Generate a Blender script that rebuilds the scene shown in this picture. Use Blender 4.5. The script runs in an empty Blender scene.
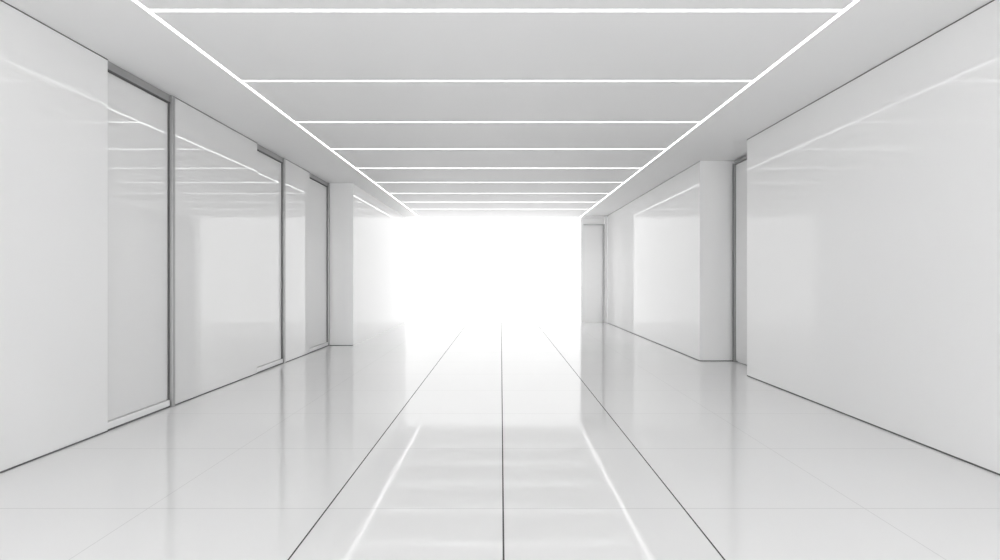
import bpy, bmesh
S = bpy.context.scene
S.view_settings.view_transform = 'Standard'
S.view_settings.look = 'None'
S.view_settings.exposure = 0.08
S.cycles.max_bounces = 14
S.cycles.diffuse_bounces = 9
S.cycles.glossy_bounces = 6

H = 3.17          # ceiling height
YB, YE = -7.0, 18.15   # back / far end
XL, XR = -3.35, 3.30

# ---------------------------------------------------------------- materials
def principled(name, col, rough, metal=0.0, ior=1.5, noise=0.0, scale=3.0, bump=0.0, bscale=1.2):
    m = bpy.data.materials.new(name); m.use_nodes = True
    nt = m.node_tree; b = nt.nodes['Principled BSDF']
    b.inputs['Base Color'].default_value = (*col, 1)
    b.inputs['Roughness'].default_value = rough
    b.inputs['Metallic'].default_value = metal
    b.inputs['IOR'].default_value = ior
    tc = nt.nodes.new('ShaderNodeTexCoord')
    if noise:
        n = nt.nodes.new('ShaderNodeTexNoise'); n.inputs['Scale'].default_value = scale
        nt.links.new(tc.outputs['Object'], n.inputs['Vector'])
        mr = nt.nodes.new('ShaderNodeMapRange')
        mr.inputs['To Min'].default_value = max(0, rough - noise)
        mr.inputs['To Max'].default_value = rough + noise
        nt.links.new(n.outputs['Fac'], mr.inputs['Value'])
        nt.links.new(mr.outputs['Result'], b.inputs['Roughness'])
    if bump:
        n2 = nt.nodes.new('ShaderNodeTexNoise'); n2.inputs['Scale'].default_value = bscale
        n2.inputs['Detail'].default_value = 1.0
        nt.links.new(tc.outputs['Object'], n2.inputs['Vector'])
        bp = nt.nodes.new('ShaderNodeBump'); bp.inputs['Strength'].default_value = 1.0
        bp.inputs['Distance'].default_value = bump
        nt.links.new(n2.outputs['Fac'], bp.inputs['Height'])
        nt.links.new(bp.outputs['Normal'], b.inputs['Normal'])
    return m

def emitter(name, col, s):
    m = bpy.data.materials.new(name); m.use_nodes = True
    nt = m.node_tree; nt.nodes.clear()
    o = nt.nodes.new('ShaderNodeOutputMaterial'); e = nt.nodes.new('ShaderNodeEmission')
    e.inputs['Color'].default_value = (*col, 1); e.inputs['Strength'].default_value = s
    nt.links.new(e.outputs[0], o.inputs[0]); return m

M_wall = principled('white_lacquer_panel', (.905,.905,.905), .05, ior=1.5, noise=.012, scale=1.0)
M_ceil = principled('ceiling_paint', (.865,.865,.865), .55, noise=.05)
M_door = principled('glossy_glass_panel', (.84,.84,.84), .006, ior=2.1, noise=.004)
M_metal = principled('satin_metal', (.42,.42,.42), .38, metal=.6, noise=.02, scale=1.0)
M_dark = principled('dark_gasket_and_gap_shade', (.12,.12,.12), .6, noise=.05)  # dark gaskets and tracks, plus painted shade for the wall gaps
M_sill = principled('white_sill', (.9,.9,.9), .25, noise=.03)
M_strip = emitter('led_diffuser', (1,1,1), 4.0)
M_win = emitter('daylight_pane', (1,1,1), 1.4)
M_backfill = emitter('added_back_fill', (1,1,1), 5.4)  # added glow behind the camera, raises the overall light

# floor tiles with joints
def floor_mat():
    m = principled('polished_white_tile', (.87,.87,.87), .058, ior=1.56, noise=.02, scale=1.0, bump=.0008, bscale=.9)
    nt = m.node_tree; N = nt.nodes; L = nt.links
    b = N['Principled BSDF']; out = N['Material Output']
    g = N.new('ShaderNodeBsdfDiffuse'); g.inputs['Color'].default_value = (.045,.045,.045,1)
    tc = N.new('ShaderNodeTexCoord'); sep = N.new('ShaderNodeSeparateXYZ'); L.new(tc.outputs['Object'], sep.inputs[0])
    def math(op, a, v):
        n = N.new('ShaderNodeMath'); n.operation = op
        if isinstance(a, (int, float)): n.inputs[0].default_value = a
        else: L.new(a, n.inputs[0])
        if v is not None:
            if isinstance(v, (int, float)): n.inputs[1].default_value = v
            else: L.new(v, n.inputs[1])
        return n.outputs[0]
    def line(src, pos, hw):
        return math('LESS_THAN', math('ABSOLUTE', math('SUBTRACT', src, pos), None), hw)
    mask = None
    for p in (-.985, .012, 1.035):
        l = line(sep.outputs['X'], p, .0044)
        mask = l if mask is None else math('MAXIMUM', mask, l)
    # faint joints
    my = math('LESS_THAN', math('PINGPONG', math('ADD', sep.outputs['Y'], .2), .6), .004)
    fx = None
    for p in (-2.0, 2.06):
        l = line(sep.outputs['X'], p, .0025)
        fx = l if fx is None else math('MAXIMUM', fx, l)
    faint = math('MULTIPLY', math('MAXIMUM', my, fx), .2)
    tot = math('MAXIMUM', math('MULTIPLY', mask, .95), faint)
    mix = N.new('ShaderNodeMixShader')
    L.new(tot, mix.inputs[0]); L.new(b.outputs[0], mix.inputs[1]); L.new(g.outputs[0], mix.inputs[2])
    L.new(mix.outputs[0], out.inputs[0])
    return m
M_floor = floor_mat()

# ---------------------------------------------------------------- geometry helpers
def boxes(name, lst, mat, parent=None, bevel=0):
    bm = bmesh.new()
    for (x0,x1,y0,y1,z0,z1) in lst:
        vs = [bm.verts.new(p) for p in [(x0,y0,z0),(x1,y0,z0),(x1,y1,z0),(x0,y1,z0),(x0,y0,z1),(x1,y0,z1),(x1,y1,z1),(x0,y1,z1)]]
        for f in [(0,3,2,1),(4,5,6,7),(0,1,5,4),(1,2,6,5),(2,3,7,6),(3,0,4,7)]:
            bm.faces.new([vs[i] for i in f])
    me = bpy.data.meshes.new(name); bm.to_mesh(me); bm.free()
    o = bpy.data.objects.new(name, me); S.collection.objects.link(o)
    me.materials.append(mat)
    if bevel:
        md = o.modifiers.new('bevel', 'BEVEL'); md.width = bevel; md.segments = 2
    if parent: o.parent = parent
    return o

def empty(name):
    e = bpy.data.objects.new(name, None); S.collection.objects.link(e); return e

# floor
boxes('floor', [(-3.9, 4.3, YB-.2, YE+.2, -.15, 0)], M_floor)

# ceiling with slots
LX, RX = -2.46, 2.39; w = .016     # longitudinal slots half width
cw = .021                          # cross slots half width
cross = [4.18 + 1.487*k for k in range(-7, 9)]
lst = [(-3.9, LX-w, YB, YE, H, H+.12), (RX+w, 4.3, YB, YE, H, H+.12)]
y = YB
for c in cross:
    lst.append((LX+w, RX-w, y, c-cw, H, H+.12)); y = c+cw
lst.append((LX+w, RX-w, y, YE, H, H+.12))
lst.append((-3.9, 4.3, YB, YE, H+.12, H+.2))
boxes('ceiling', lst, M_ceil)
dz0, dz1 = H+.001, H+.05
for x in (LX, RX):
    e = empty('linear_ceiling_light')
    boxes('diffuser', [(x-w+.001, x+w-.001, YB+.01, YE-.01, dz0, dz1)], M_strip, e)
for c in cross:
    e = empty('linear_ceiling_light')
    boxes('diffuser', [(LX+w+.001, RX-w-.001, c-cw+.001, c+cw-.001, dz0, dz1)], M_strip, e)

# walls
D = [(5.11, 6.15), (8.24, 9.30), (10.50, 11.70)]
segs = [(YB, D[0][0]), (D[0][1], D[1][0]), (D[1][1], D[2][0])]
lw = [(XL-.35, XL, a, b, 0, H) for a, b in segs]
lw += [(XL-.35, XL-.12, a, b, 0, H) for a, b in D]
lw.append((XL-.35, -2.88, D[2][1], YE, 0, H))
wl = boxes('wall_left', lw, M_wall)
wl.data.materials.append(M_door)
for p in wl.data.polygons:
    if 1 <= p.index // 6 <= 2: p.material_index = 1
boxes('wall_right', [(XR, XR+.8, YB, 8.05, 0, H), (3.72, 4.1, 8.05, 9.5, 0, H), (3.15, 4.1, 9.5, YE, 0, H)], M_wall)
boxes('wall_far', [(2.37, 3.00, 17.75, YE-.02, 0, H-.05)], M_wall)

# glowing window at the far end; pane behind camera added to brighten the corridor
e = empty('window_1')
boxes('pane', [(-3.6, 4.0, YE+.04, YE+.08, 0.0, H)], M_win, e)
e = empty('back_fill_glow')  # unseen emissive sheet, added as fill light
boxes('pane', [(-3.6, 4.0, YB-.08, YB-.04, 0.0, H)], M_backfill, e)

# dark strips painted in as the shade of wall reveals, floor and ceiling
t = .003; bh = .011
bl = []
for a, b in segs: bl.append((XL, XL+t, a, b, 0, bh))
bl.append((XL, -2.88, D[2][1]-t, D[2][1], 0, bh))
boxes('floor_gap_shade_left', bl, M_dark)
br = [(XR-t, XR, YB, 8.05, 0, bh), (3.15-t, 3.15, 9.5, YE, 0, bh), (3.15, 3.72, 9.5-t, 9.5, 0, bh)]
boxes('floor_gap_shade_right', br, M_dark)
tl = [(XL, XL+t, a, b, H-.008, H) for a, b in segs]
boxes('ceiling_gap_shade_1', tl, M_dark)
boxes('ceiling_gap_shade_2', [(XR-t, XR, YB, 8.05, H-.008, H), (3.15-t, 3.15, 9.5, YE, H-.008, H)], M_dark)

# sliding doors on left
for i, (a, b) in enumerate(D):
    d = empty('door_%d' % (i+1))
    boxes('top_rail', [(XL-.115, XL-.012, a, b-.057, H-.075, H-.004)], M_metal, d)
    boxes('top_track', [(XL-.115, XL-.006, a, b-.057, H-.088, H-.077)], M_dark, d)
    boxes('panel', [(XL-.09, XL-.03, a+.005, b-.066, .08, H-.09)], M_door, d, .002)
    boxes('side_post', [(XL-.115, XL+.014, b-.055, b-.004, .0, H-.002)], M_metal, d, .003)
    boxes('side_gasket', [(XL-.095, XL-.015, b-.064, b-.057, .0, H-.09)], M_dark, d)
    boxes('sill', [(XL-.115, XL-.003, a, b-.07, 0.016, .075)], M_sill, d, .003)
    boxes('sill_gap', [(XL-.115, XL-.006, a, b-.07, 0.0, .015)], M_dark, d)
    if i == 1:
        boxes('pull_handle', [(XL-.03, XL-.015, b-.095, b-.083, 1.15, 1.27)], M_metal, d, .003)

# recess door on the right
d = empty('door_4')
boxes('panel', [(3.68, 3.715, 8.10, 9.40, .02, H-.08)], M_door, d, .002)
boxes('frame_edges', [(3.66, 3.718, 9.41, 9.45, 0, H-.05), (3.66, 3.718, 8.06, 8.095, 0, H-.05), (3.66, 3.718, 8.095, 9.41, H-.075, H-.03)], M_metal, d)
boxes('gasket', [(3.655, 3.718, 9.455, 9.47, 0, H-.05)], M_dark, d)

# narrow door beside end window
d = empty('door_5')
boxes('frame_edges', [(3.02, 3.06, 17.70, 17.76, 0, H-.25), (2.44, 3.02, 17.72, 17.745, H-.28, H-.25)], M_metal, d)
boxes('panel', [(3.065, 3.14, 17.72, 17.76, 0, H-.002)], M_wall, d)
boxes('backing', [(2.99, 3.063, 17.77, 17.80, 0, H-.002)], M_wall, d)
boxes('transom', [(2.37, 2.985, 17.70, 17.74, H-.07, H-.002)], M_wall, d)

# world
W = bpy.data.worlds.new('World'); S.world = W; W.use_nodes = True
W.node_tree.nodes['Background'].inputs[0].default_value = (1,1,1,1)
W.node_tree.nodes['Background'].inputs[1].default_value = 1.0

# camera
cd = bpy.data.cameras.new('camera'); cam = bpy.data.objects.new('camera', cd); S.collection.objects.link(cam)
cam.location = (0, 0, 1.3); cam.rotation_euler = (1.5707963, 0, 0)
cd.sensor_width = 36; cd.lens = 21.6; cd.shift_x = -.001; cd.shift_y = -.001
cd.clip_start = .05
S.camera = cam
